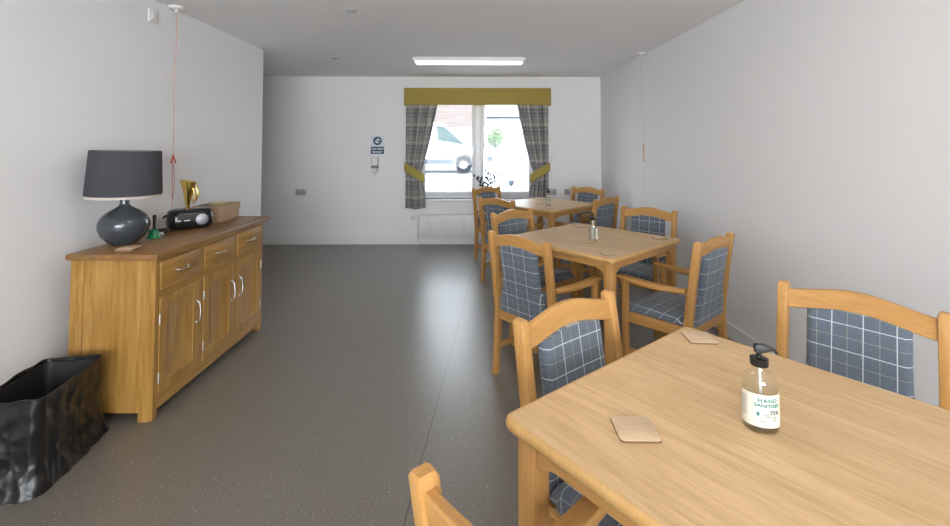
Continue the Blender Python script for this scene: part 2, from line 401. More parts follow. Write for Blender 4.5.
# window
win = bpy.data.objects.new('window_1', None); COL.objects.link(win); struct(win, 'white plastic framed double window')
GY = YB + .13
fr = MB(); fw = .05
fr.box(WX0, WX0 + fw, GY, GY + .07, WZ0, WZ1).box(WX1 - fw, WX1, GY, GY + .07, WZ0, WZ1)
fr.box(WX0 + fw, WX1 - fw, GY, GY + .07, WZ0, WZ0 + fw).box(WX0 + fw, WX1 - fw, GY, GY + .07, WZ1 - fw, WZ1)
XM = .139 * K
fr.box(XM - .035, XM + .035, GY, GY + .07, WZ0 + fw, WZ1 - fw)
fr.build('window_frame', M['upvc'], win)
for a, b in ((WX0 + fw, XM - .035), (XM + .035, WX1 - fw)):
    z0, z1 = WZ0 + fw, WZ1 - fw; w = .052
    sm = MB(); y0, y1 = GY - .018, GY + .05
    sm.box(a, a + w, y0, y1, z0, z1, .006, 2).box(b - w, b, y0, y1, z0, z1, .006, 2).box(a + w, b - w, y0, y1, z0, z0 + w, .006, 2).box(a + w, b - w, y0, y1, z1 - w, z1, .006, 2)
    s = sm.build('window_sash', M['upvc'], win)
    MB().box(a + w, b - w, GY + .012, GY + .03, z0 + w, z1 - w).build('window_pane', M['glass'], s)
    cx = (a + b) / 2
    MB().box(cx - .035, cx + .035, y0 - .012, y0, z0 + .014, z0 + .034, .004, 2).box(cx - .028, cx - .01, y0 - .022, y0 - .01, z0 + .016, z0 + .032, .003, 1).box(cx + .012, cx + .03, y0 - .022, y0 - .01, z0 + .016, z0 + .032, .003, 1).build('window_latch', M['steel'], s)
MB().box(WX0 - .03, WX1 + .03, YB - .035, GY, WZ0 - .03, WZ0, .006, 2).build('window_sill', M['white'], win)

# ------------------------------------------------------------------ curtains and pelmet
PY = YB - .112
m = MB(); x0, x1, z0, z1 = -.995 * K, 1.259 * K, 2.135 * K, 2.398 * K
m.box(x0, x1, PY - .012, PY, z0, z1, .004, 2)
m.box(x0, x0 + .012, PY, YB - .001, z0, z1).box(x1 - .012, x1, PY, YB - .001, z0, z1).box(x0 + .012, x1 - .012, PY, YB - .001, z1 - .012, z1)
tag(m.build('pelmet', M['olive']), 'olive green fabric covered pelmet box above the window', 'pelmet')

def curtain(sgn, cx, label, tlabel):
    """sgn -1: hangs at the low-x jamb, its inner edge towards +x"""
    root = thing('curtain', label, 'curtain', (cx, YB - .058, 0), 0, 'plaid curtains at the window')
    zt, zb, ztie = 2.13 * K + .05, .553 * K, 1.10 * K
    wt, wm, wb = .50 * K, .235 * K, .31 * K
    def width(z):
        if z >= ztie:
            t = (z - ztie) / (zt - ztie); return wm + (wt - wm) * (t ** .8)
        t = (ztie - z) / (ztie - zb); return wm + (wb - wm) * min(1, t * 1.5) ** .7
    def fn(u, v):
        z = zb + (zt - zb) * v; w = width(z); sq = w / wt
        x = -sgn * u * w
        a = .024 + .014 * sq
        y = a * sin(u * 2 * pi * 5.5 + .5) + .35 * a * sin(u * 2 * pi * 15 + z * 1.2) - .025 * (1 - sq) * sin(pi * u)
        return (x, y, z + .010 * sin(u * 9) * (1 - v))
    m = MB(); m.grid(fn, 110, 60, uv=lambda u, v: (u * .86 + (.1 if sgn > 0 else 0), v * (zt - zb)))
    o = m.build('curtain_fabric', M['curtain'], root, smooth=180)
    sd = o.modifiers.new('thickness', 'SOLIDIFY'); sd.thickness = .003
    # tieback: a shaped band that swings from the wall side across the gathered cloth
    def band(u, v):
        x = -sgn * (-.012 + u * (wm + .07)); yy = -.052 * sin(pi * min(1, u * .9 + .08)) ** .6 - .012
        zc = 1.195 * K - .175 * u ** 1.05; h = .084 + .026 * sin(pi * (u * .8 + .12))
        return (x, yy, zc + (v - .5) * h * 1.25)
    b = MB(); b.grid(band, 20, 5)
    t = b.build('tieback', M['olive_band'], root, smooth=180); t['label'] = tlabel
    sd = t.modifiers.new('thickness', 'SOLIDIFY'); sd.thickness = .006
curtain(-1, -.977 * K, 'grey plaid curtain tied back, its hem hanging over the radiator valve', 'olive green tieback band')
curtain(1, 1.230 * K, 'grey plaid curtain tied back on the side of the wall sockets', 'olive green tieback band')

# ------------------------------------------------------------------ radiator
rx0, rx1, rz0, rz1 = -.755 * K, .93 * K, .108 * K, .446 * K
rad = thing('radiator', 'white steel panel radiator with vertical flutes under the window', 'radiator', ((rx0 + rx1) / 2, YB - .02, 0))
hw = (rx1 - rx0) / 2
m = MB(); y1, y0 = -.035, -.085
m.box(-hw, hw, y0, y1, rz0, rz1, .008, 2)
n = 34
for i in range(n):
    x = -hw + .03 + (2 * hw - .06) * (i + .5) / n
    m.box(x - .008, x + .008, y0 - .020, y0 + .002, rz0 + .03, rz1 - .035, .005, 2)
m.build('radiator_panel', M['white'], rad)
m = MB(); m.box(-hw, hw, y0 - .002, y1 + .03, rz1, rz1 + .012, .003, 1)
m.build('top_grille', M['white'], rad)
for x in (-hw * .6, hw * .6): MB().box(x - .02, x + .02, y1, .018, rz0 + .05, rz0 + .2).build('bracket', M['white'], rad)
m = MB(); zc = .405 * K
m.tube([(-hw + .01, -.06, zc), (-hw - .045, -.06, zc)], .012, 10)
m.build('valve', M['steel'], rad)
m = MB(); m.tube([(-hw - .04, -.06, zc), (-hw - .05, -.06, zc), (-hw - .115, -.06, zc), (-hw - .122, -.06, zc)], [.014, .019, .017, .011], 14)
m.build('valve_head', M['plastic'], rad)
m = MB(); m.tube([(-hw - .03, -.06, zc), (-hw - .03, -.06, 0)], .008, 8)
m.build('pipe', M['white'], rad)

# ------------------------------------------------------------------ wall fittings
def plate(name, label, cat, x, z, w, h, gangs, group=None):
    r = thing(name, label, cat, (x, YB, z), 0, group)
    MB().box(-w / 2, w / 2, -.011, 0, -h / 2, h / 2, .004, 2).build('face_plate', M['grey_plastic'], r)
    for i in range(gangs):
        cx = (i - (gangs - 1) / 2) * w / gangs * .95
        m = MB()
        m.box(cx - .004, cx + .004, -.0125, -.010, .012, .024).box(cx - .017, cx - .008, -.0125, -.010, -.012, -.006).box(cx + .008, cx + .017, -.0125, -.010, -.012, -.006)
        m.build('pin_slot', M['black_matt'], r)
        MB().box(cx + .014, cx + .026, -.016, -.010, .018, .034, .002, 1).build('rocker_switch', M['plastic'], r)
SG = 'grey wall sockets'
plate('wall_socket', 'grey double wall socket low on the bare end wall', 'socket', -2.587 * K, .801 * K, .15, .088, 2)
plate('wall_socket', 'grey double wall socket beside the curtain behind the far table', 'socket', 1.279 * K, .796 * K, .15, .088, 2)
plate('wall_socket', 'grey single wall socket nearest the corner behind the far table', 'socket', 1.525 * K, .796 * K, .088, .088, 1)

# sanitiser sign
sg = thing('wall_sign', 'navy and white hand sanitiser notice on the end wall', 'sign', (-1.418 * K, YB, 1.53 * K))
w, h = .192, .268
MB().box(-w / 2, w / 2, -.004, 0, -h / 2, h / 2).build('sign_board', M['signwhite'], sg)
m = MB(); m.box(-w / 2, w / 2, -.006, -.004, -h / 2, -h / 2 + .105); 
m.lathe([(0.0001, -.0005), (.062, -.0005), (.062, .0015), (.0001, .0015)], 40, mat=Matrix.Translation((0, -.0045, .055)) @ Matrix.Rotation(radians(90), 4, 'X'))
m.build('printed_panel', M['navy'], sg)
m = MB()
F = lambda ox, oz: (lambda x, y: (x + ox, -.0072, y + oz))
add_text(m, 'Use Hand', .043, F(0, -h / 2 + .074), bold=.0012); add_text(m, 'Sanitiser', .043, F(0, -h / 2 + .03), bold=.0012)
m.build('lettering', M['signwhite'], sg)
m = MB()
for pts in ([(-.038, -.012), (-.012, -.036), (.030, -.030), (.040, -.018), (.012, -.016), (-.004, -.006), (-.028, .004)],
            [(-.020, .012), (.004, .002), (.030, .008), (.042, .002), (.046, .010), (.022, .026), (-.004, .030)],
            [(.002, .034), (.010, .034), (.010, .052), (.002, .052)]):
    m.bm.faces.new([m.bm.verts.new((x * .95, -.0072, z + .055)) for x, z in pts])
m.tube([(.0 + .018 * cos(a) - .004, -.0072, .052 + .018 * sin(a)) for a in [radians(40 + 15 * i) for i in range(19)]], .0035, 6)
m.build('hand_symbol', M['signwhite'], sg)

# soap dispenser
ds = thing('wall_mounted_soap_dispenser', 'white hand sanitiser dispenser bottle fixed under the blue notice', 'dispenser', (-1.443 * K, YB, 0))
zt, zb = 1.354 * K, 1.10 * K
MB().box(-.05, .05, -.012, 0, zb + .01, zt - .01, .006, 2).build('wall_bracket', M['plastic'], ds)
m = MB(); m.loft([[(x * s, y * s - .055, z) for x, y in rrect(.045, .040, .02, 4)] for z, s in ((zb + .035, .75), (zb + .05, .97), (zt - .03, 1), (zt - .008, .93), (zt, .75))])
m.build('bottle_body', M['plastic'], ds)
m = MB(); m.loft([[(x, y - .055, z) for x, y in rrect(.0462, .0412, .0205, 4)] for z in (zb + .065, zb + .105)], False, False)
m.build('printed_band', flat('mauve_print', (.25, .19, .22), .6), ds)
m = MB(); m.box(-.03, .03, -.11, -.02, zb + .004, zb + .034, .008, 2).build('push_lever', M['plastic'], ds)
m = MB(); m.lathe([(.010, zb - .04), (.013, zb - .035), (.014, zb + .005)], 16, 0, -.06).build('nozzle', M['plastic'], ds)

# blank plate high on the side wall
sw = thing('wall_switch', 'square white switch plate high on the wall above the lamp', 'switch', (xl(3.08), 3.08, 2.462 * K), -PHI)
MB().box(0, .012, -.043, .043, -.045, .045, .004, 2).build('face_plate', M['plastic'], sw)
MB().box(.012, .020, -.024, .024, -.026, .026, .004, 2).build('rocker_switch', M['plastic'], sw)

# ceiling fittings
for nm, lb, x, y, r in (('ceiling_sensor', 'small grey round ceiling fitting in mid ceiling', -.942 * K, 3.547 * K, .042), ('ceiling_sensor', 'small grey round ceiling fitting by the recess', -1.649 * K, 5.493 * K, .042)):
    t = thing(nm, lb, 'ceiling fitting', (x, y, CH))
    MB().lathe([(r, 0), (r, -.006), (r * .8, -.012), (r * .55, -.012)], 28, cap0=False, cap1=False).build('bezel', M['grey_plastic'], t)
    MB().lathe([(r * .56, -.004), (r * .56, -.012), (r * .4, -.02), (.004, -.022)], 28).build('lens', M['grey_plastic'], t)

t = thing('ceiling_light', 'long slim white ceiling light fitting with glowing diffuser', 'light', (0.0, 5.155, CH))
MB().box(-.640, .640, -.12, .12, -.045, 0, .004, 1).build('light_body', M['white'], t)
MB().box(-.615, .615, -.098, .098, -.053, -.044, .003, 2).build('diffuser', M['diffuser'], t)

# pull cords
def cord_set(name, label, x, y, zend, lean, pulls, side, rosex):
    t = thing(name, label, 'pull cord', (x, y, CH))
    MB().lathe([(.048, 0), (.048, -.012), (.038, -.022), (.016, -.026), (.010, -.04), (.004, -.045)], 28, cap0=False).build('ceiling_rose', M['plastic'], t)
    z1 = zend - CH
    MB().tube([(lean * i / 12 + .004 * sin(i * 1.3), .004 * sin(i * .9), -.04 + (z1 + .04) * i / 12) for i in range(13)], .0022, 6).build('cord', pulls[0], t)
    for kind, z, ln in pulls[1]:
        zz = z - CH; f = (zz + .04) / (z1 + .04); ox = lean * f
        if kind == 'tri':
            m = MB(); s = .034
            m.tube([(ox + .003, -s * .8, zz - s * .6), (ox + .003, 0, zz + s), (ox + .003, s * .8, zz - s * .6), (ox + .003, -s * .8, zz - s * .6), (ox + .003, 0, zz + s)], .0055, 6)
            m.build('triangle_pull', M['red'], t)
        else:
            m = MB()
            m.tube([(ox + side * .006, .012 * sin(pi * i / 10) * (1 if i <= 10 else -1) + 0, zz - ln * (i / 10 if i <= 10 else 2 - i / 10)) for i in range(21)], .0028, 6)
            m.build('cord_loop', pulls[0], t)
cord_set('pull_cord', 'red emergency pull cord hanging down the wall behind the sideboard', xl(3.25) + .052, 3.25, .72, .0, (M['cord_red'], [('tri', 1.303, 0), ('loop', 1.27, .245)]), 1, 0)
cord_set('pull_cord', 'thin emergency pull cord hanging on the wall behind the dining tables', XR - .05, 4.81, .60, .03, (M['cord_white'], []), -1, 0)
p = [o for o in bpy.data.objects if o.name.startswith('pull_cord')][-1]
m = MB(); m.tube([(.016, .010 * sin(i * 1.9), 1.40 * 1 - CH - .018 * i + .02) for i in range(11)], .006, 6)
o = m.build('tied_loop', M['cord_red'], p); o['label'] = 'knotted red loop of cord'

# ------------------------------------------------------------------ tables
S = .443; TZ = .757
def table(label, x, y, rz):
    t = thing('dining_table', label, 'table', (x, y, 0), rz, 'square oak dining tables')
    R = .035; th = .026
    m = MB(); ins = .013
    rr = rrect(S - ins, S - ins, R - ins, 6)
    m.loft([[(a, b, TZ - th) for a, b in rr], [(a, b, TZ) for a, b in rr]])
    top = m.build('tabletop', M['top_y'], t)
    prof = [(-ins, TZ), (-.007, TZ - .0006), (-.0025, TZ - .004), (0, TZ - .011), (-.001, TZ - .019), (-.006, TZ - th), (-ins, TZ - th)]
    m = MB()
    m.loft([[(a, b, z) for a, b in rrect(S + d, S + d, max(R + d, .003), 6)] for d, z in prof], False, False)
    o = m.build('edging', M['edge'], top); o['label'] = 'rounded beech edging'
    lw = .054; li = .030
    L0 = S - li - lw            # inner face of a leg
    za = TZ - th
    for sx in (-1, 1):
        for sy in (-1, 1):
            xs = sorted((sx * L0, sx * (S - li))); ys = sorted((sy * L0, sy * (S - li)))
            MB().box(xs[0], xs[1], ys[0], ys[1], 0, za, .005, 2).build('leg', M['beech_z'], t)
    # aprons with a curved bracket at each leg
    zm, ze = za - .046, za - .068
    pts = [(-L0, za), (L0, za), (L0, ze)]
    half = [(L0 - .022, ze)] + [(L0 - .022 - .045 * (1 - cos(radians(a))), ze + (zm - ze) * sin(radians(a))) for a in (15, 30, 45, 60, 75, 90)]
    pts += half + [(-a, b) for a, b in reversed(half)] + [(-L0, ze)]
    for q in range(4):
        m = MB(); m.prism(pts, S - li - .026, S - li - .006, 'xz', .002, 1, mat=Matrix.Rotation(q * pi / 2, 4, 'Z'))
        m.build('apron', M['beech_x'] if q % 2 == 0 else M['beech_y'], t)
    return t
T1 = (.694, 1.0105, .6502); T2 = (.8654, 3.1792, .7101); T3 = (.8645, 5.0982, .7376)
table('oak dining table closest to the camera, bottle with readable label on it', *T1)
table('oak dining table in the middle of the row with four chairs around', *T2)
table('oak dining table at the window end of the room', *T3)
def on_table(T, u, v):
    c, s = cos(T[2]), sin(T[2]); return (T[0] + u * c - v * s, T[1] + u * s + v * c)

# ------------------------------------------------------------------ chairs
W2 = .2175; PW = .017
def post_y(z):      # centre line of the rear post
    return -.028 * (1 - z / .40) ** 1.5 if z < .40 else -.062 * ((z - .40) / .477) ** 1.15
def chair(label, group):
    t = thing('dining_armchair', label, 'chair', (0, 0, 0), 0, group)
    zs = [0, .1, .2, .3, .40, .48, .56, .64, .72, .80, .868, .877]
    for sx in (-1, 1):
        rings = []
        for z in zs:
            y = post_y(z); d = .019 if z < .3 else (.023 if z < .62 else .021); w = PW if z < .87 else PW - .005
            if z == 0: d = .017
            if z > .87: d -= .005
            rings.append([(sx * W2 + a, y + b, z) for a, b in rrect(w, d, .004, 2)])
        m = MB(); m.loft(rings); m.build('back_post', M['beech_z'], t)
    # arched crest rail, let in between the posts
    xi = W2 - PW + .002
    def arch(x): return .030 * (cos(pi * x / xi) * .5 + .5) ** .75
    rings = []
    for i in range(25):
        x = -xi + 2 * xi * i / 24; a = arch(x); bow = -.010 * (1 - (x / xi) ** 2)
        y0 = lambda z: post_y(z) + bow
        zb, zt = .788 + a * .92, .854 + a
        rings.append([(x, y0(zb) - .012, zb + .003), (x, y0(zt) - .012, zt - .004), (x, y0(zt) - .008, zt), (x, y0(zt) + .008, zt), (x, y0(zt) + .012, zt - .004), (x, y0(zb) + .012, zb + .003), (x, y0(zb) + .009, zb), (x, y0(zb) - .009, zb)])
    m = MB(); m.loft(rings); m.build('crest_rail', M['beech_x'], t)
    # upholstered back: bell-shaped outline, arched head
    z0, z1 = .398, .786
    def hwid(f):
        t_ = max(0, 1 - max(f, .1) / .55); return .142 + .058 * t_ * t_ * (3 - 2 * t_)
    def pf(side):
        def fn(u, v):
            f = v; h = hwid(f); x = (u * 2 - 1) * h
            z = z0 + (z1 + arch(x) * .92 + .004 - z0) * f
            e = min(1, (1 - abs(u * 2 - 1)) / .13) ; e2 = min(1, f / .05)
            th = .008 + .018 * sqrt(max(0, 1 - (1 - e) ** 2))
            bow = -.010 * (1 - (x / xi) ** 2) * f
            return (x, post_y(z) + bow + side * th, z)
        return fn
    m = MB()
    nu, nv = 20, 16
    m.grid(pf(1), nu, nv); m.grid(pf(-1), nu, nv)
    def rim(u, v):     # close the two faces around the edge
        k = int(round(u * (2 * nv + 2 * nu)))
        if k <= nv: a = (0, k / nv)
        elif k <= nv + nu: a = ((k - nv) / nu, 1)
        elif k <= 2 * nv + nu: a = (1, 1 - (k - nv - nu) / nv)
        else: a = (1 - (k - 2 * nv - nu) / nu, 0)
        A = Vector(pf(1)(*a)); B = Vector(pf(-1)(*a)); return A.lerp(B, v)
    m.grid(rim, 2 * nv + 2 * nu, 1)
    m.build('back_panel', M['check'], t, uv=lambda c, n: (c.x + .0215, c.z * 1.0), smooth=60)
    # rails
    MB().box(-xi, xi, -.014, .012, .335, .402, .003, 1).build('back_rail', M['beech_x'], t)
    FX, FY = .235, .375
    MB().box(-FX + .017, FX - .017, FY - .012, FY + .010, .335, .395, .003, 1).build('front_rail', M['beech_x'], t)
    for sx in (-1, 1):
        a, b = sx * W2, sx * FX
        m = MB(); q = .011
        m.hexa([(a - q, .018, .335), (a + q, .018, .335), (b + q, FY - .017, .335), (b - q, FY - .017, .335), (a - q, .018, .395), (a + q, .018, .395), (b + q, FY - .017, .395), (b - q, FY - .017, .395)], .003, 1)
        m.build('seat_rail', M['beech_y'], t)
        m = MB(); m.loft([[(b + x, FY + y, z) for x, y in rrect(.0175, .0175, .004, 2)] for z in (0, .3, .585)])
        m.build('leg', M['beech_z'], t)
        # armrest: widens and dips towards the front, rounded nose
        rings = []
        for i in range(15):
            f = i / 14; y = .012 + f * (.425 - .012); x = a + (b - a) * min(1, f * 1.1) - sx * .004
            w = .014 + .012 * min(1, f * 2.2); 
            if f > .93: w *= .86
            zc = .593 - .012 * sin(pi * f) + .004 * f; hh = .0145 - (.004 if f > .93 else 0)
            rings.append([(x + p, y, zc + r) for p, r in rrect(w, hh, .006, 3)])
        m = MB(); m.loft(rings); m.build('armrest', M['beech_y'], t)
        m = MB(); m.hexa([(a - .009, -.005, .145), (a + .009, -.005, .145), (b + .009, FY - .016, .145), (b - .009, FY - .016, .145), (a - .009, -.005, .178), (a + .009, -.005, .178), (b + .009, FY - .016, .178), (b - .009, FY - .016, .178)], .003, 1)
        m.build('stretcher', M['beech_y'], t)
    # cushion
    def seat(u, v):
        y = .026 + v * (.392 - .026); hx = (.195 + .017 * v) + (.008 if v > .1 else 0); x = (u * 2 - 1) * hx
        e = min((1 - abs(u * 2 - 1)) * hx / .035, 1); g = min(min(v, 1 - v) * .37 / .035, 1)
        k = sqrt(max(0, 1 - (1 - e) ** 2)) * sqrt(max(0, 1 - (1 - g) ** 2))
        return (x, y, .395 + .036 * k + .012 * sin(pi * u) * sin(pi * v))
    m = MB(); us = [0, .02, .05, .09, .14] + [.2 + .6 * i / 8 for i in range(9)] + [.86, .91, .95, .98, 1]
    ui = lambda u: us[int(round(u * (len(us) - 1)))]
    m.grid(lambda u, v: seat(ui(u), ui(v)), len(us) - 1, len(us) - 1)
    m.grid(lambda u, v: (seat(ui(u), ui(v))[0], seat(ui(u), ui(v))[1], .394), len(us) - 1, len(us) - 1)
    m.build('seat', M['check'], t, uv=lambda c, n: (c.x + .0215, c.y + c.z * .6 + .02), smooth=60)
    return t
GC = 'checked beech dining armchairs'
def chair_at(T, side, lat, off, drot, label, lean=.062):
    """side n: the table edge it faces; lat along that edge; off: distance of the crest from the table centre"""
    fd = {'L': (1, 0), 'R': (-1, 0), 'N': (0, 1), 'F': (0, -1)}[side]
    if side in 'LR': u, v = -fd[0] * (off - lean), lat
    else: u, v = lat, -fd[1] * (off - lean)
    x, y = on_table(T, u, v)
    rz = T[2] + {'L': -90, 'R': 90, 'N': 0, 'F': 180}[side] * pi / 180 + radians(drot)
    return (x, y, 0), rz, label
# L: low-u edge, R: high-u edge, N: low-v edge, F: high-v edge of the (turned) table
spots = [
    chair_at(T1, 'F', .008, .614, 0, 'checked armchair tucked under the closest table, between that table and the sideboard aisle'),
    chair_at(T1, 'R', .045, .878, 1.5, 'checked armchair against the side wall at the closest table'),
    chair_at(T1, 'L', .036, .772, 0, 'armchair showing only a wooden post, top rail and armrest at the bottom edge'),
    chair_at(T2, 'L', -.034, .80, 0, 'armchair at the middle table whose whole checked back faces the camera'),
    chair_at(T2, 'F', -.06, .715, .9, 'armchair on the aisle side of the middle table, partly hidden by the chair in front'),
    chair_at(T2, 'N', .035, .813, -1.6, 'armchair at the middle table showing its whole checked seat and armrests'),
    chair_at(T2, 'R', .04, .905, 4.5, 'armchair facing the camera at the middle table, standing close to the side wall'),
    chair_at(T3, 'N', .06, .745, 1.5, 'armchair at the far table, partly behind the pump bottle of the middle table'),
    chair_at(T3, 'R', .025, .905, -1, 'armchair in the far corner under the single wall socket'),
    chair_at(T3, 'L', -.01, .815, 3, 'dark backed armchair at the far table, second along the aisle from the window'),
    chair_at(T3, 'F', .007, .965, -2, 'armchair nearest the radiator and the plant on the window sill'),
]
c0 = chair(spots[0][2], GC); c0.location = spots[0][0]; c0.rotation_euler = (0, 0, spots[0][1])
for loc, rz, lb in spots[1:]: dup(c0, loc, rz, lb)

# ------------------------------------------------------------------ coasters
def coaster(label, x, y, z, rz, group):
    t = thing('coaster', label, 'coaster', (x, y, z), rz, group)
    h = .045
    m = MB(); rr = rrect(h, h, .010, 4); r2 = rrect(h - .0015, h - .0015, .009, 4)
    m.loft([[(a, b, 0) for a, b in r2], [(a, b, .001) for a, b in rr], [(a, b, .005) for a, b in rr], [(a, b, .006) for a, b in r2]])
    m.build('wooden_tile', M['coaster'], t)
    m = MB(); m.loft([[(a, b, z_) for a, b in rrect(h + .0002, h + .0002, .010, 4)] for z_ in (.0008, .0046)], False, False)
    o = m.build('edge_band', M['coaster_edge'], t); o['label'] = 'darker wood edge'
    return t
co = None
f = .846
GCo = 'square wooden coasters on the tables'
for lb, x, y, z, rz in (
    ('pale square coaster in front of the labelled bottle on the closest table', .445 * f, 1.222 * f, TZ, -.03),
    ('pale square coaster at the far corner of the closest table', .913 * f, 1.79 * f, TZ, -.1),
    ('coaster beside the clear bottle on the middle table', .948 * f, 3.60 * f, TZ, .1),
    ('coaster at the near corner of the middle table', .99 * f, 3.20 * f, TZ, .1),
    ('coaster at the wall side corner of the middle table', 1.585 * f, 3.735 * f, TZ, .0),
    ('coaster at the corner of the middle table pointing to the window', 1.06 * f, 4.28 * f, TZ, .1),
    ('coaster beside the clear bottle on the far table', .925 * f, 5.98 * f, TZ, .1),
    ('coaster at the near corner of the far table', .992 * f, 5.52 * f, TZ, .1),
    ('coaster at the wall side of the far table', 1.60 * f, 6.04 * f, TZ, .1),
    ('coaster at the window corner of the far table', 1.05 * f, 6.50 * f, TZ, .1)):
    if co is None: co = coaster(lb, x, y, z, rz, GCo)
    else: dup(co, (x, y, z), rz, lb)

# ------------------------------------------------------------------ sanitiser bottles
def bottle(label, x, y, rz):
    t = thing('sanitiser_bottle', label, 'bottle', (x, y, TZ), rz, 'hand sanitiser pump bottles')
    t.scale = (1, 1, .965)
    A, B = .0375, .030
    prof = [(.92, .0), (.99, .003), (1.0, .010), (1.0, .094), (.98, .106), (.91, .116), (.76, .125), (.54, .131), (.36, .136), (.36, .150)]
    m = MB(); rings = []
    def rad(s, k):    # shoulders turn round towards the neck
        n = .0150
        q = max(0, (s - .36) / .64)
        return (n + (A - n) * q, n + (B - n) * q)
    seg = 36
    for s, z in prof:
        a, b = rad(s, z); rings.append([(a * cos(2 * pi * i / seg), b * sin(2 * pi * i / seg), z) for i in range(seg)])
    m.loft(rings, True, False); body = m.build('bottle_body', M['bottle'], t, smooth=60)
    m = MB(); m.loft([[(x * .93, y * .93, max(z, .004)) for x, y, z in r] for r in rings[1:4]] + [[(x * .93, y * .93, .088) for x, y, z in rings[3]]], True, True)
    m.build('clear_gel', M['gel'], t, smooth=60)
    # wrap-around paper label
    def P(s, z, d=.0006):   # s: distance along the ellipse from the front (-y)
        th = -pi / 2 + s / .034
        return ((A + d) * cos(th), (B + d) * sin(th), z)
    m = MB(); m.grid(lambda u, v: P((u - .5) * .105, .016 + v * .074), 30, 2); lab = m.build('paper_label', M['label'], t, smooth=60)
    m = MB(); q = lambda ox, oz: (lambda x, y: P(x + ox, y + oz, .0010))
    add_text(m, 'HAND', .0120, q(.006, .077), bold=.00045, space=1.15); add_text(m, 'SANITISER', .0105, q(.006, .0655), bold=.00045, space=1.05)
    for oz, wd in ((.031, .012), (.0285, .010)): m.grid(lambda u, v: P(-.004 + (u - .5) * wd, oz + v * .0012, .001), 4, 1)
    m.grid(lambda u, v: P(-.0125 + (v - .5) * .006 * sin(pi * min(.99, max(.01, u))) , .040 + u * .012, .001), 6, 2)
    m.build('green_print', M['teal'], lab, smooth=0)
    m = MB(); add_text(m, '75%', .0125, q(.019, .050), bold=.0004)
    for k in range(3): m.grid(lambda u, v: P(.019 + (u - .5) * .010, .040 - k * .004 + v * .0013, .001), 4, 1)
    for k in range(9): m.grid(lambda u, v: P(-.042 + (u - .5) * .018, .078 - k * .005 + v * .0011, .001), 4, 1)
    for k in range(2): m.grid(lambda u, v: P(.004 + (u - .5) * .012, .044 - k * .0035 + v * .0012, .001), 4, 1)
    m.build('black_print', M['ink'], lab, smooth=0)
    m = MB(); m.lathe([(.0185, .146), (.019, .149), (.019, .162), (.0160, .1635), (.0060, .164), (.0058, .176)], 24).build('pump_collar', M['black'], t)
    m = MB(); m.tube([(0, 0, .008), (.002, 0, .08), (0, 0, .145)], .0028, 8).build('dip_tube', M['plastic'], t)
    m = MB(); m.tube([(0, 0, .164), (0, 0, .178)], .0045, 10)
    m.loft([[(.0 + a, b, z) for a, b in rrect(hx, .0085 * k, .004, 4, cx=ox)] for hx, k, ox, z in ((.010, .8, .0, .176), (.0165, .8, .006, .181), (.018, .8, .007, .188), (.012, .65, .003, .194))])
    m.tube([(.018, 0, .186), (.032, 0, .183), (.037, 0, .176)], [.005, .004, .0035], 8)
    m.build('pump_head', M['black_matt'], t)
    return t
bt = bottle('clear pump bottle of hand sanitiser with cream label on the closest table', .791 * f, 1.232 * f, radians(-15))
dup(bt, (1.005 * f, 3.640 * f, TZ), radians(100), 'clear pump bottle standing on the middle table')
dup(bt, (1.022 * f, 5.78 * f, TZ), radians(110), 'clear pump bottle standing on the far table before the curtain')

# ------------------------------------------------------------------ sideboard
SX, SY0, SY1 = -1.6155, 2.345, 3.535     # front face, near and far ends
SD = .428; SZ = .820
sb = thing('sideboard', 'oak sideboard with three drawers over three doors along the side wall', 'sideboard', (SX, SY0, 0), -PHI)
L = SY1 - SY0
m = MB(); m.box(-SD - .010, .028, -.026, L + .056, SZ, SZ + .031, .005, 2).build('worktop', M['oak_top'], sb)
# posts / feet with a chamfered outer corner
def post(cx0, cx1, cy0, cy1, ch):
    m = MB(); o = [(cx0, cy0), (cx1 - ch, cy0), (cx1, cy0 + ch), (cx1, cy1), (cx0, cy1)] if ch > 0 else [(cx0, cy0), (cx1, cy0), (cx1, cy1), (cx0, cy1)]
    m.prism(o, 0, SZ, 'xy', .002, 1); m.build('leg', M['oak_z'], sb)
post(-.066, 0, 0, .042, .012)
m = MB(); m.prism([(-.066, L), (-.012, L), (0, L - .012), (0, L - .042), (-.066, L - .042)], 0, SZ, 'xy', .002, 1); m.build('leg', M['oak_z'], sb)
post(-SD, -SD + .066, 0, .042, 0); post(-SD, -SD + .066, L - .042, L, 0)
for a, b in ((.004, .024), (L - .024, L - .004)):
    MB().box(-SD + .066, -.066, a, b, .045, SZ, 0).build('end_panel', M['oak_z'], sb)
MB().box(-SD + .002, -SD + .012, .042, L - .042, .05, SZ).build('back_board', M['oak_y'], sb)
MB().box(-SD + .012, -.03, .024, L - .024, .05, .07).build('bottom_board', M['oak_y'], sb)
m = MB(); yy = [.042, .391, .430, .759, .800, L - .042]
yy = [.040, .046 + .345, .046 + .345 + .038]
dw = (L - .084 - 2 * .038) / 3
cells = [(.042 + i * (dw + .038), .042 + i * (dw + .038) + dw) for i in range(3)]
ZD0, ZD1, ZB, ZT = .648, .797, .105, .613
m.box(-.020, 0, .042, L - .042, ZD1, SZ).box(-.020, 0, .042, L - .042, ZT, ZD0).box(-.020, 0, .042, L - .042, .045, ZB)
for i in (0, 1): m.box(-.020, 0, cells[i][1], cells[i + 1][0], ZB, ZT).box(-.020, 0, cells[i][1], cells[i + 1][0], ZD0, ZD1)
m.build('face_frame', M['oak_y'], sb)
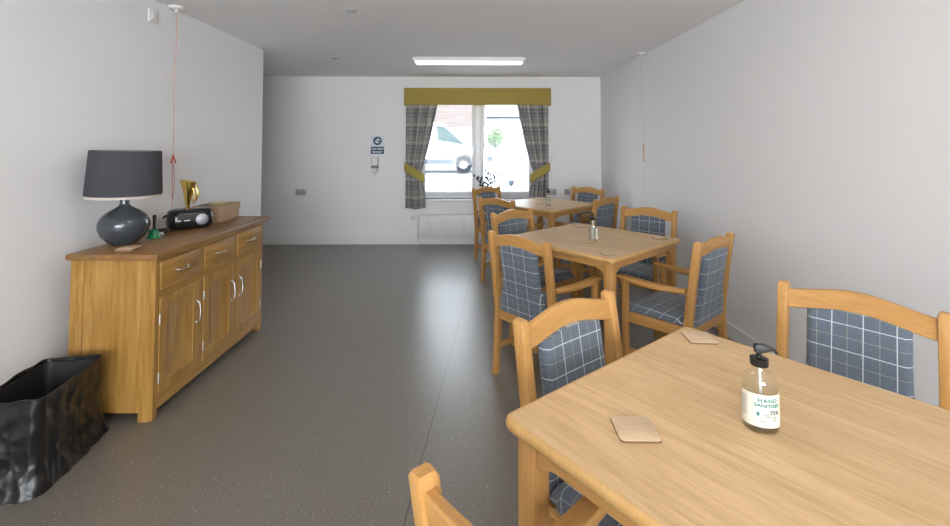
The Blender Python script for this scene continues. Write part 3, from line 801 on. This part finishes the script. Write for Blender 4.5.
def bar_handle(parent, cy, cz, ln, vert):
    m = MB(); h = ln / 2
    P = (lambda d, x: (x, cy, cz + d)) if vert else (lambda d, x: (x, cy + d, cz))
    m.tube([P(-h, .003), P(-h, .012), P(-h * .8, .022), P(-h * .35, .028), P(0, .030), P(h * .35, .028), P(h * .8, .022), P(h, .012), P(h, .003)], [.0062, .0055, .005, .0046, .0044, .0046, .005, .0055, .0062], 10)
    for d in (-h, h):
        mt = Matrix.Translation(P(d, .0035)) @ Matrix.Rotation(pi / 2, 4, 'Y')
        m.lathe([(.010, -.0035), (.010, .001), (.006, .004)], 14, mat=mt)
    m.build('handle', M['chrome'], parent)
g = .002
for i, (a, b) in enumerate(cells):
    m = MB(); m.box(-.02, .006, a + g, b - g, ZD0 + g, ZD1 - g, .003, 2)
    d = m.build('drawer', M['oak_y'], sb); bar_handle(d, (a + b) / 2, (ZD0 + ZD1) / 2, .105, False)
    # framed door: stiles, rails and a sunk bevelled panel
    st = .058; a2, b2, z0, z1 = a + g, b - g, ZB + g, ZT - g
    m = MB()
    for q in ((a2, a2 + st, z0, z1), (b2 - st, b2, z0, z1)): m.box(-.018, .004, q[0], q[1], q[2], q[3], .002, 1)
    for q in ((a2 + st, b2 - st, z0, z0 + st), (a2 + st, b2 - st, z1 - st, z1)): m.box(-.018, .004, q[0], q[1], q[2], q[3], .002, 1)
    dr = m.build('door', M['oak_z'], sb)
    m = MB(); pa, pb, pz0, pz1 = a2 + st, b2 - st, z0 + st, z1 - st; e = .016
    m.loft([[(x, y, z) for y, z in ((pa + k, pz0 + k), (pb - k, pz0 + k), (pb - k, pz1 - k), (pa + k, pz1 - k))] for x, k in ((.001, 0), (-.006, e))], False, True)
    m.build('panel', M['oak_z'], dr)
    hy = (b2 - st / 2) if i < 2 else (a2 + st / 2)
    bar_handle(dr, hy, .425, .125, True)
    hs = a2 - .001 if i < 2 else b2 + .001
    for hz in (.20, .50): 
        m = MB(); m.tube([(.005, hs, hz - .026), (.005, hs, hz + .026)], .0045, 8); m.build('hinge', M['steel'], dr)
SBT = SZ + .031
def on_sb(x, y): return (x, y, SBT)

# lamp
lx, ly = -1.958, 2.585
lamp = thing('table_lamp', 'dark grey bulbous table lamp with charcoal drum shade on the sideboard', 'lamp', (lx, ly, SBT))
prof = [(.058, 0), (.062, .003), (.075, .014), (.100, .040), (.116, .072), (.122, .105), (.117, .135), (.100, .163), (.074, .185), (.048, .200), (.030, .213), (.024, .225), (.022, .262), (.023, .268), (.015, .272)]
fine = []
for i in range(len(prof) - 1):
    for k in range(4):
        tt = k / 4; p0 = prof[max(i - 1, 0)]; p1 = prof[i]; p2 = prof[i + 1]; p3 = prof[min(i + 2, len(prof) - 1)]
        fine.append(tuple(.5 * (2 * p1[j] + (p2[j] - p0[j]) * tt + (2 * p0[j] - 5 * p1[j] + 4 * p2[j] - p3[j]) * tt ** 2 + (3 * p1[j] - p0[j] - 3 * p2[j] + p3[j]) * tt ** 3) for j in (0, 1)))
fine.append(prof[-1])
m = MB(); m.lathe(fine, 48); m.build('lamp_base', M['ceramic'], lamp, smooth=60)
MB().lathe([(.014, .27), (.014, .33), (.010, .335)], 16).build('bulb_holder', M['steel'], lamp)
MB().lathe([(.010, .33), (.014, .345), (.028, .375), (.030, .395), (.022, .415), (.004, .424)], 20).build('bulb', M['lining'], lamp)
z0, z1, r0, r1 = .278, .526, .178, .166
tl = Matrix.Translation((0, 0, .4)) @ Matrix.Rotation(radians(1.2), 4, 'Y') @ Matrix.Translation((0, 0, -.4))
m = MB(); m.lathe([(r0, z0), (r0 + .001, z0 + .004), (r1 + .001, z1 - .004), (r1, z1), (r1 - .002, z1), (r0 - .002, z0)], 64, cap0=False, cap1=False, mat=tl)
m.build('lamp_shade', M['shade'], lamp, smooth=50)
m = MB(); m.lathe([(r0 - .0025, z0 - .014), (r0 - .0025, z0 + .002), (r1 - .0025, z1 - .003)], 64, cap0=False, cap1=False, mat=tl)
sd = m.build('shade_lining', M['lining'], lamp, smooth=50); sd['label'] = 'cream lining showing below the shade'
m = MB()
for a in (0, 120, 240): m.tube([(.012 * cos(radians(a)), .012 * sin(radians(a)), .335), (r0 * .97 * cos(radians(a)), r0 * .97 * sin(radians(a)), .30)], .002, 6)
m.build('shade_carrier', M['steel'], lamp)

# pile of coasters in front of the lamp
for i, (dx, dy, r, lb) in enumerate(((0, 0, .05, 'wooden coaster at the bottom of the short pile by the lamp'), (.004, .002, .10, 'wooden coaster on top of the short pile by the lamp'))):
    dup(co, (-1.820 + dx, 2.437 + dy, SBT + .0061 * i), r, lb, 'coasters piled by the lamp')

# hand bell
bl = thing('hand_bell', 'small green hand bell with black handle beside the lamp', 'bell', on_sb(-1.899, 2.745))
m = MB(); m.lathe([(.038, .0), (.037, .004), (.030, .016), (.026, .030), (.023, .044), (.014, .052), (.004, .054)], 28, cap0=False); m.lathe([(.034, .002), (.022, .03), (.01, .046)], 28, cap0=False)
m.build('bell_cup', M['green'], bl, smooth=60)
MB().lathe([(.006, .05), (.0075, .06), (.008, .10), (.010, .125), (.009, .135), (.004, .139)], 16).build('handle', M['black_matt'], bl)
MB().lathe([(.002, .045), (.002, .012), (.007, .008), (.005, .003)], 12).build('clapper', M['steel'], bl)

# coiled lead
cb = thing('cable_coil', 'black coiled lead with a white tag between bell and radio', 'cable', on_sb(-1.965, 2.885))
m = MB(); pts = []
for i in range(90):
    a = i * .28; r = .046 + .012 * sin(i * .37); pts.append((r * cos(a) * 1.2, r * sin(a) * .8, .006 + .010 * (i / 90) + .005 * (1 + sin(i * .9))))
m.tube(pts, .0042, 8); m.build('lead', M['black_matt'], cb, smooth=180)
MB().box(.030, .064, -.052, -.030, .004, .022, .003, 1).build('plug', M['black'], cb)
o = MB().box(.035, .067, -.068, -.054, .002, .018, .001, 1).build('paper_tag', M['signwhite'], cb)

# radio
ra = thing('radio', 'black rounded portable radio with round silver speaker', 'radio', on_sb(-1.895, 3.085), radians(40))
m = MB()
out = rrect(.135, .085, .06, 8)
rings = []
for z, k, ky in ((.006, .86, .86), (.012, .93, .92), (.03, .99, .99), (.06, 1, 1), (.09, .985, .97), (.110, .95, .90), (.124, .88, .78), (.130, .75, .6)):
    rings.append([(x * k, y * ky, z) for x, y in out])
m.loft(rings); m.build('radio_body', M['black'], ra, smooth=60)
m = MB()
for sx in (-.09, .09):
    for sy in (-.05, .05): m.lathe([(.010, 0), (.010, .008)], 12, sx, sy)
m.build('foot', M['black_matt'], ra)
mt = Matrix.Translation((.058, -.083, .062)) @ Matrix.Rotation(radians(90), 4, 'X')
MB().lathe([(.036, -.004), (.036, .003), (.030, .006), (.015, .009), (.002, .010)], 32, mat=mt).build('speaker_grille', M['silver'], ra)
MB().torus(.038, .003, mat=Matrix.Translation((.058, -.084, .062)) @ Matrix.Rotation(radians(90), 4, 'X'), seg=36).build('speaker_ring', M['black_matt'], ra)
m = MB(); m.box(-.085, -.062, -.0885, -.083, .058, .064).box(-.045, -.012, -.0885, -.083, .058, .064); m.build('marking', M['signwhite'], ra)
m = MB()
for i in range(4): m.lathe([(.005, 0), (.005, .004)], 10, mat=Matrix.Translation((.122, -.070 + .004 * i, .035 + .014 * i)) @ Matrix.Rotation(radians(60), 4, 'Y'))
m.build('button', M['steel'], ra)
m = MB(); m.tube([(-.115, .02, .098), (-.14, .01, .088), (-.150, .0, .080)], .007, 8); m.build('carry_handle', M['black_matt'], ra)

# trophy
tr = thing('trophy', 'gold trophy with slanted cup standing behind the radio', 'trophy', on_sb(-2.045, 3.30), radians(20))
MB().box(-.035, .035, -.035, .035, 0, .035, .004, 2).build('plinth', M['black'], tr)
m = MB(); seg = 36; rings = []
for i in range(15):
    f_ = i / 14; r = .013 + .040 * f_ ** 1.3
    rings.append([(r * cos(a), r * .8 * sin(a), .105 + (.205 + .011 * -cos(a) - .012) * f_) for a in [2 * pi * k / seg for k in range(seg)]])
m.loft(rings, True, False); inner = [[(x * .94, y * .94, z - .001) for x, y, z in r] for r in reversed(rings)]
m.loft([rings[-1], inner[0]], False, False); m.loft(inner, False, True)
m.build('cup', M['gold'], tr, smooth=60)
MB().lathe([(.030, .035), (.028, .042), (.012, .052), (.009, .075), (.013, .09), (.011, .105), (.014, .112)], 24).build('stem', M['gold'], tr, smooth=60)
m = MB(); m.tube([(.040 * 1 + .018 * sin(pi * i / 12) + .004, 0, .285 - .12 * i / 12 - .02) for i in range(13)], [.004 + .003 * sin(pi * i / 12) for i in range(13)], 8)
m.tube([(.032 + .012 * sin(pi * i / 10), -.022, .25 - .10 * i / 10) for i in range(11)], .004, 8); m.tube([(.026 + .016 * sin(pi * i / 10), .020, .22 - .09 * i / 10) for i in range(11)], .004, 8)
m.build('scroll', M['gold'], tr, smooth=60)

# card box with lid
bx = thing('cardboard_box', 'brown cardboard box with lid behind the radio on the sideboard', 'box', on_sb(-1.905, 3.432), radians(2))
MB().box(-.098, .098, -.150, .140, 0, .090, .002, 1).build('box_tray', M['card'], bx)
MB().box(-.104, .104, -.156, .146, .062, .115, .002, 1).build('lid', M['card'], bx)
lf = thing('leaflet', 'dark and yellow printed leaflets lying on the cardboard box', 'leaflet', (-1.915, 3.42, SBT + .115), radians(12))
MB().box(-.085, .01, -.10, .02, 0, .004, .001, 1).build('dark_cover', flat('dark_cover', (.03, .025, .05), .4), lf)
MB().box(-.02, .075, -.055, .055, .004, .007, .001, 1).build('yellow_cover', flat('yellow_cover', (.55, .45, .10), .4), lf)
MB().box(-.04, .06, .03, .11, .0, .004, .001, 1).build('white_page', M['signwhite'], lf)

# ------------------------------------------------------------------ bin with black liner
bn = thing('waste_bin', 'rectangular bin draped in a shiny black bag at the end of the sideboard', 'bin', (-1.893, 2.052, 0), radians(9))
HX, HY, BH = .130, .205, .372
m = MB()
m.loft([[(x * k, y * k, z) for x, y in rrect(HX - .012, HY - .012, .03, 4)] for z, k in ((0.0, .86), (BH - .01, 1))] + [[(x * k, y * k, z) for x, y in rrect(HX - .018, HY - .018, .03, 4)] for z, k in ((BH - .01, 1), (.012, .85))])
m.build('bin_tub', M['black_matt'], bn)
from mathutils import noise as mn
def bagpt(s, v):
    """s around the rim 0..1; v: 0 deep inside .. .3 rim .. 1 at the floor outside"""
    n = 4 * 14
    rr = BAGR; i = s * len(rr); a = int(i) % len(rr); b = (a + 1) % len(rr); t = i - int(i)
    x = rr[a][0] * (1 - t) + rr[b][0] * t; y = rr[a][1] * (1 - t) + rr[b][1] * t
    nx, ny = x / HX, y / HY; ln = sqrt(x * x + y * y)
    if v < .3:
        f = v / .3; z = .10 + (BH + .004 - .10) * f; k = .80 + .165 * f
    else:
        f = (v - .3) / .7; z = (BH + .008) * (1 - f); k = 1.0 - .03 * f + .11 * max(0, f - .72) / .28
    P = Vector((x * k, y * k, z))
    # sag of the rim between corners, folds running down, crumples at the foot
    side = abs(nx) ** 4 + abs(ny) ** 4
    fold = mn.noise(Vector((s * 26, v * 1.5, 2.0))) * .6 + mn.noise(Vector((s * 60, v * 3.0, 7.0))) * .3
    crum = mn.noise(Vector((x * 16, y * 16, z * 18 + 3)))
    out = (.002 + .012 * max(0, v - .3)) * fold + .009 * crum * (1 if v > .3 else .8)
    rid = (1 - 2 * abs(mn.noise(Vector((x * 7 + z * 3, y * 7 - z * 4, z * 6))))) ** 3 + .6 * (1 - 2 * abs(mn.noise(Vector((x * 13, y * 13 + z * 9, z * 11 + 4))))) ** 3
    out += .0055 * (rid - .3) * (1 if v > .33 else .5)
    if v > .3:
        out += .030 * max(0, (v - .3) / .7 - .55) * (1 + mn.noise(Vector((s * 9, 0, 0))))
    out = max(out, -.006) if v >= .28 else min(out, .006)
    P.x += out * x / ln; P.y += out * y / ln
    if abs(v - .3) < .12: P.z += .008 * mn.noise(Vector((s * 14, 5, 0))) * (1 - abs(v - .3) / .12)
    P.z = max(P.z, .003)
    return P
BAGR = []
base = rrect(HX, HY, .035, 5)
for i in range(len(base)):
    a, b = base[i], base[(i + 1) % len(base)]; d = max(1, int(sqrt((a[0] - b[0]) ** 2 + (a[1] - b[1]) ** 2) / .012))
    for k in range(d): BAGR.append((a[0] + (b[0] - a[0]) * k / d, a[1] + (b[1] - a[1]) * k / d))
m = MB(); nS, nV = 240, 84
m.grid(lambda u, v: bagpt(u % 1.0, v), nS, nV)
o = m.build('bin_liner', M['bag'], bn, smooth=70); o['label'] = 'shiny black polythene liner'

# ------------------------------------------------------------------ plant on the sill
px, py = .262 * K, YB + .045
pl = thing('potted_plant', 'dark leafy sprigs in a small pot on the window sill', 'plant', (px, py, WZ0))
MB().lathe([(.026, 0), (.034, .01), (.038, .06), (.036, .065), (.030, .062)], 20).build('pot', M['black_matt'], pl)
ms, mlf = MB(), MB()
random.seed(11)
for k in range(6):
    ax = -.15 + .36 * k / 5 + random.uniform(-.02, .02); hz = random.uniform(.23, .34) - abs(ax) * .2; ay = random.uniform(-.03, .02)
    pts = [Vector((ax * (i / 8) ** 1.4, ay * i / 8, .05 + hz * i / 8)) for i in range(9)]
    ms.tube(pts, .0022, 6)
    for i in range(2, 9):
        p = pts[i]; a = random.uniform(.3, .9) * (1 if i % 2 else -1) + ax * 2
        d = Vector((sin(a), random.uniform(-.25, .25), cos(a))).normalized(); wv = d.cross(Vector((0, 1, 0))).normalized(); nn = Vector((0, 1, 0))
        ln = random.uniform(.05, .075)
        ring = [(0, .0), (.3, .011), (.6, .012), (.85, .006), (1, 0), (.85, -.006), (.6, -.012), (.3, -.011)]
        vs = [mlf.bm.verts.new(p + d * ln * f0 + wv * w0 + nn * (.004 * abs(w0) / .012)) for f0, w0 in ring]
        mlf.bm.faces.new(vs)
ms.build('stem', M['stem'], pl)
o = mlf.build('foliage', M['leaf_dark'], pl, merge=False); s_ = o.modifiers.new('thickness', 'SOLIDIFY'); s_.thickness = .0012

# ------------------------------------------------------------------ outside
def gz(y): return -.05 + (y - 6.8) * .034
m = MB(); m.hexa([(-30, 6.8, -.5), (30, 6.8, -.5), (30, 40, gz(40) - .5), (-30, 40, gz(40) - .5), (-30, 6.8, gz(6.8)), (30, 6.8, gz(6.8)), (30, 40, gz(40)), (-30, 40, gz(40))])
struct(m.build('ground', M['asphalt']), 'pale car park surface outside')

def van(name, label, x, y, rz, sc, nose=0.0):
    t = thing(name, label, 'van', (x, y, gz(y)), rz, None)
    t.scale = (sc, sc, sc)
    n_ = nose
    prof = [(0, .34), (.02, .62), (-.05, .84), (-.17, .97), (-.74 + n_, 1.12), (-.92 + n_, 1.24), (-1.66 + n_, 1.93), (-1.92 + n_, 2.02), (-4.7, 1.99), (-4.85, 1.9), (-4.9, .40), (-4.3, .34), (-4.14, .34)]
    def archp(cx): return [(cx - .40 * cos(radians(a)), .34 + .40 * sin(radians(a))) for a in range(0, 181, 20)]
    prof = prof[:11] + [(-4.5, .34)] + archp(-4.02)[0:] + archp(-.92)[0:]
    hw_ = .92
    m = MB()
    def ring(y, k, dz): return [(px * 1.0 - (.03 * k if px > -.5 else 0), y, pz - dz * max(0, (pz - 1.1))) for px, pz in prof]
    m.loft([ring(-hw_ + .0, 1, .10), ring(-hw_ + .05, 0, .0), ring(hw_ - .05, 0, .0), ring(hw_, 1, .10)])
    m.build('body', M['vanpaint'], t, smooth=40)
    for s in (-1, 1):
        yy_ = s * (hw_ - .004)
        m = MB(); m.prism([(-.86 + n_, 1.10), (-1.66 + n_, 1.84), (-2.0 + n_, 1.86), (-1.95 + n_, 1.30)], min(yy_, yy_ + s * .014), max(yy_, yy_ + s * .014), 'xz'); m.build('side_window', M['carglass'] if nose == 0 else M['windscreen'], t)
        m = MB(); m.prism([(-1.35, .36), (-1.35, .56), (-3.6, .56), (-3.6, .36)], min(yy_, yy_ + s * .02), max(yy_, yy_ + s * .02), 'xz'); m.build('sill_trim', M['trim'], t)
        for cx in (-.92, -4.02):
            mt = Matrix.Translation((cx, s * (hw_ - .10), .33)) @ Matrix.Rotation(radians(90), 4, 'X')
            m = MB(); m.lathe([(.15, -.10), (.31, -.10), (.33, -.08), (.33, .08), (.31, .10), (.15, .10)], 32, cap0=False, cap1=False, mat=mt)
            w = m.build('wheel', M['tyre'], t)
            m = MB(); m.lathe([(.155, -.09), (.155, .09)], 32, mat=mt)
            for k in range(5): 
                a = 2 * pi * k / 5; m.box(.03, .15, -.02, .02, -.105, .105, mat=mt @ Matrix.Rotation(a, 4, 'Z'))
            m.build('hub', M['alloy'], w)
        for cx in (-.92, -4.02):
            ring_ = [(cx + r_ * cos(radians(a)), .34 + r_ * sin(radians(a))) for r_, q_ in ((.435, range(0, 181, 12)), (.385, range(180, -1, -12))) for a in q_]
            m = MB(); m.prism(ring_, min(yy_, yy_ + s * .02), max(yy_, yy_ + s * .02), 'xz'); m.build('wheel_arch', M['trim'], t)
        m = MB(); m.box(-1.02 + n_, -.92 + n_, min(s * .93, s * 1.12), max(s * .93, s * 1.12), 1.16, 1.30, .03, 2); m.build('wing_mirror', M['trim'], t)
        m = MB(); m.hexa([(.005, s * .56, .70), (.005, s * .88, .70), (-.16, s * .90, .70), (-.16, s * .6, .70), (-.10, s * .58, .90), (-.10, s * .86, .90), (-.28, s * .88, .92), (-.28, s * .62, .92)]); m.build('headlamp', M['silver'], t)
    m = MB(); m.hexa([(a_ + n_, b_, c_) for a_, b_, c_ in ((-.97, -.78, 1.26), (-.97, .78, 1.26), (-.93, .78, 1.26), (-.93, -.78, 1.26), (-1.66, -.70, 1.90), (-1.66, .70, 1.90), (-1.62, .70, 1.905), (-1.62, -.70, 1.905))]); m.build('windscreen', M['windscreen'], t)
    m = MB(); m.box(.0, .035, -.26, .26, .42, .54); m.build('grille', M['trim'], t)
    m = MB(); m.prism([(-.05, .70), (0, .65), (.05, .70), (.06, .78), (-.06, .78)], -.06, .035, 'yz'); m.build('emblem', M['trim'], t)
    return t
van('parked_van', 'white van parked side on beyond the car park, wheel in view', .71, 18.6, 0, 1.0)
van('parked_van', 'white van parked close outside the window, its front towards the room', .84, 8.9, radians(226), .9, .5)
# building across the car park
b = thing('brick_building', 'pale brick building across the car park', 'building', (0, 26, gz(26)))
MB().box(-9, .95, 0, 4, 0, 7).build('brick_wall', M['brick'], b)
MB().box(.95, 9, .5, 4, 0, 6).build('clad_wall', M['render_white'], b)
m = MB()
for i in range(5): m.box(.95, 9, .40, .5, 2.66 + i * .22, 2.80 + i * .22, .02, 1)
m.build('cladding', M['render_white'], b)
MB().box(1.04, 9, .2, .5, 2.46, 2.56).build('fascia', M['slate'], b)
MB().box(-9, .95, -.15, 0, 5.2, 5.5).build('gutter', M['render_white'], b)
# young tree
tr = thing('small_tree', 'light green leafy tree outside between the parked vans', 'tree', (1.17, 20.0, gz(20)))
MB().tube([(0, 0, -.02), (.02, 0, .6), (0, .02, 1.2), (.03, 0, 1.7)], [.035, .03, .025, .012], 10).build('trunk', M['bark'], tr)
m = MB(); random.seed(3)
for i in range(700):
    v = Vector((random.gauss(0, 1), random.gauss(0, 1), random.gauss(0, 1))).normalized() * random.random() ** .4
    c = Vector((v.x * .38, v.y * .4, 1.42 + v.z * .46)); a = Vector((random.gauss(0, 1), random.gauss(0, 1), random.gauss(0, 1))).normalized(); b_ = a.orthogonal().normalized()
    s_ = random.uniform(.04, .08)
    m.bm.faces.new([m.bm.verts.new(c + q) for q in (a * s_, b_ * s_ * .5, a * -s_, b_ * -s_ * .5)])
m.build('crown', M['leaf_green'], tr, merge=False, smooth=0)

# ------------------------------------------------------------------ light
w = bpy.data.worlds.new('sky'); SC.world = w; w.use_nodes = True
nt = w.node_tree; bg = nt.nodes['Background']
tc = N(nt, 'ShaderNodeTexCoord'); sp = N(nt, 'ShaderNodeSeparateXYZ'); nt.links.new(tc.outputs['Generated'], sp.inputs[0])
rp = N(nt, 'ShaderNodeValToRGB'); e = rp.color_ramp.elements
e[0].position = 0.0; e[0].color = (.95, .97, 1, 1); e[1].position = .8; e[1].color = (.72, .84, 1, 1)
nt.links.new(sp.outputs[2], rp.inputs['Fac']); nt.links.new(rp.outputs['Color'], bg.inputs['Color'])
bg.inputs['Strength'].default_value = 8.5

def area(name, loc, rot, sx, sy, energy, col):
    d = bpy.data.lights.new(name, 'AREA'); d.shape = 'RECTANGLE'; d.size = sx; d.size_y = sy; d.energy = energy; d.color = col
    o = bpy.data.objects.new(name, d); COL.objects.link(o); o.location = loc; o.rotation_euler = rot
    return o
# daylight entering through the big window behind the camera
area('window_daylight', ((RX0 + RX1) / 2, YR - .1, (RZ0 + RZ1) / 2), (radians(90), 0, 0), RX1 - RX0, RZ1 - RZ0, 225, (.85, .925, 1))
# unseen fill lights added under the ceiling, over the near table and behind camera
for yy in (1.6, -1.6): area('added_ceiling_fill', (0, yy, CH - .06), (0, 0, 0), 1.3, .2, 9, (1, .95, .88))
# the photographer's flash, bounced up beside the camera
area('camera_flash', (.15, -1.0, 1.6), (radians(90 + 55), 0, 0), .3, .25, 24, (1, .95, .90))

# ------------------------------------------------------------------ camera
cam = bpy.data.cameras.new('camera'); co_ = bpy.data.objects.new('camera', cam); COL.objects.link(co_)
cam.sensor_fit = 'HORIZONTAL'; cam.sensor_width = 36; cam.lens = 447.65 / 950 * 36
cam.shift_y = (130.42 - 263) / 950
co_.location = (0, 0, 1.4); co_.rotation_euler = (radians(90) + .0361, 0, -.0133)
cam.clip_start = .05; cam.clip_end = 200
SC.camera = co_
vs = SC.view_settings
SC.display_settings.display_device = 'sRGB'
vs.view_transform = 'Standard'; vs.look = 'None'; vs.gamma = 1; vs.exposure = -0.07; vs.use_curve_mapping = False
cy = SC.cycles
cy.max_bounces = 12; cy.diffuse_bounces = 6; cy.transparent_max_bounces = 16
cy.sample_clamp_indirect = 6
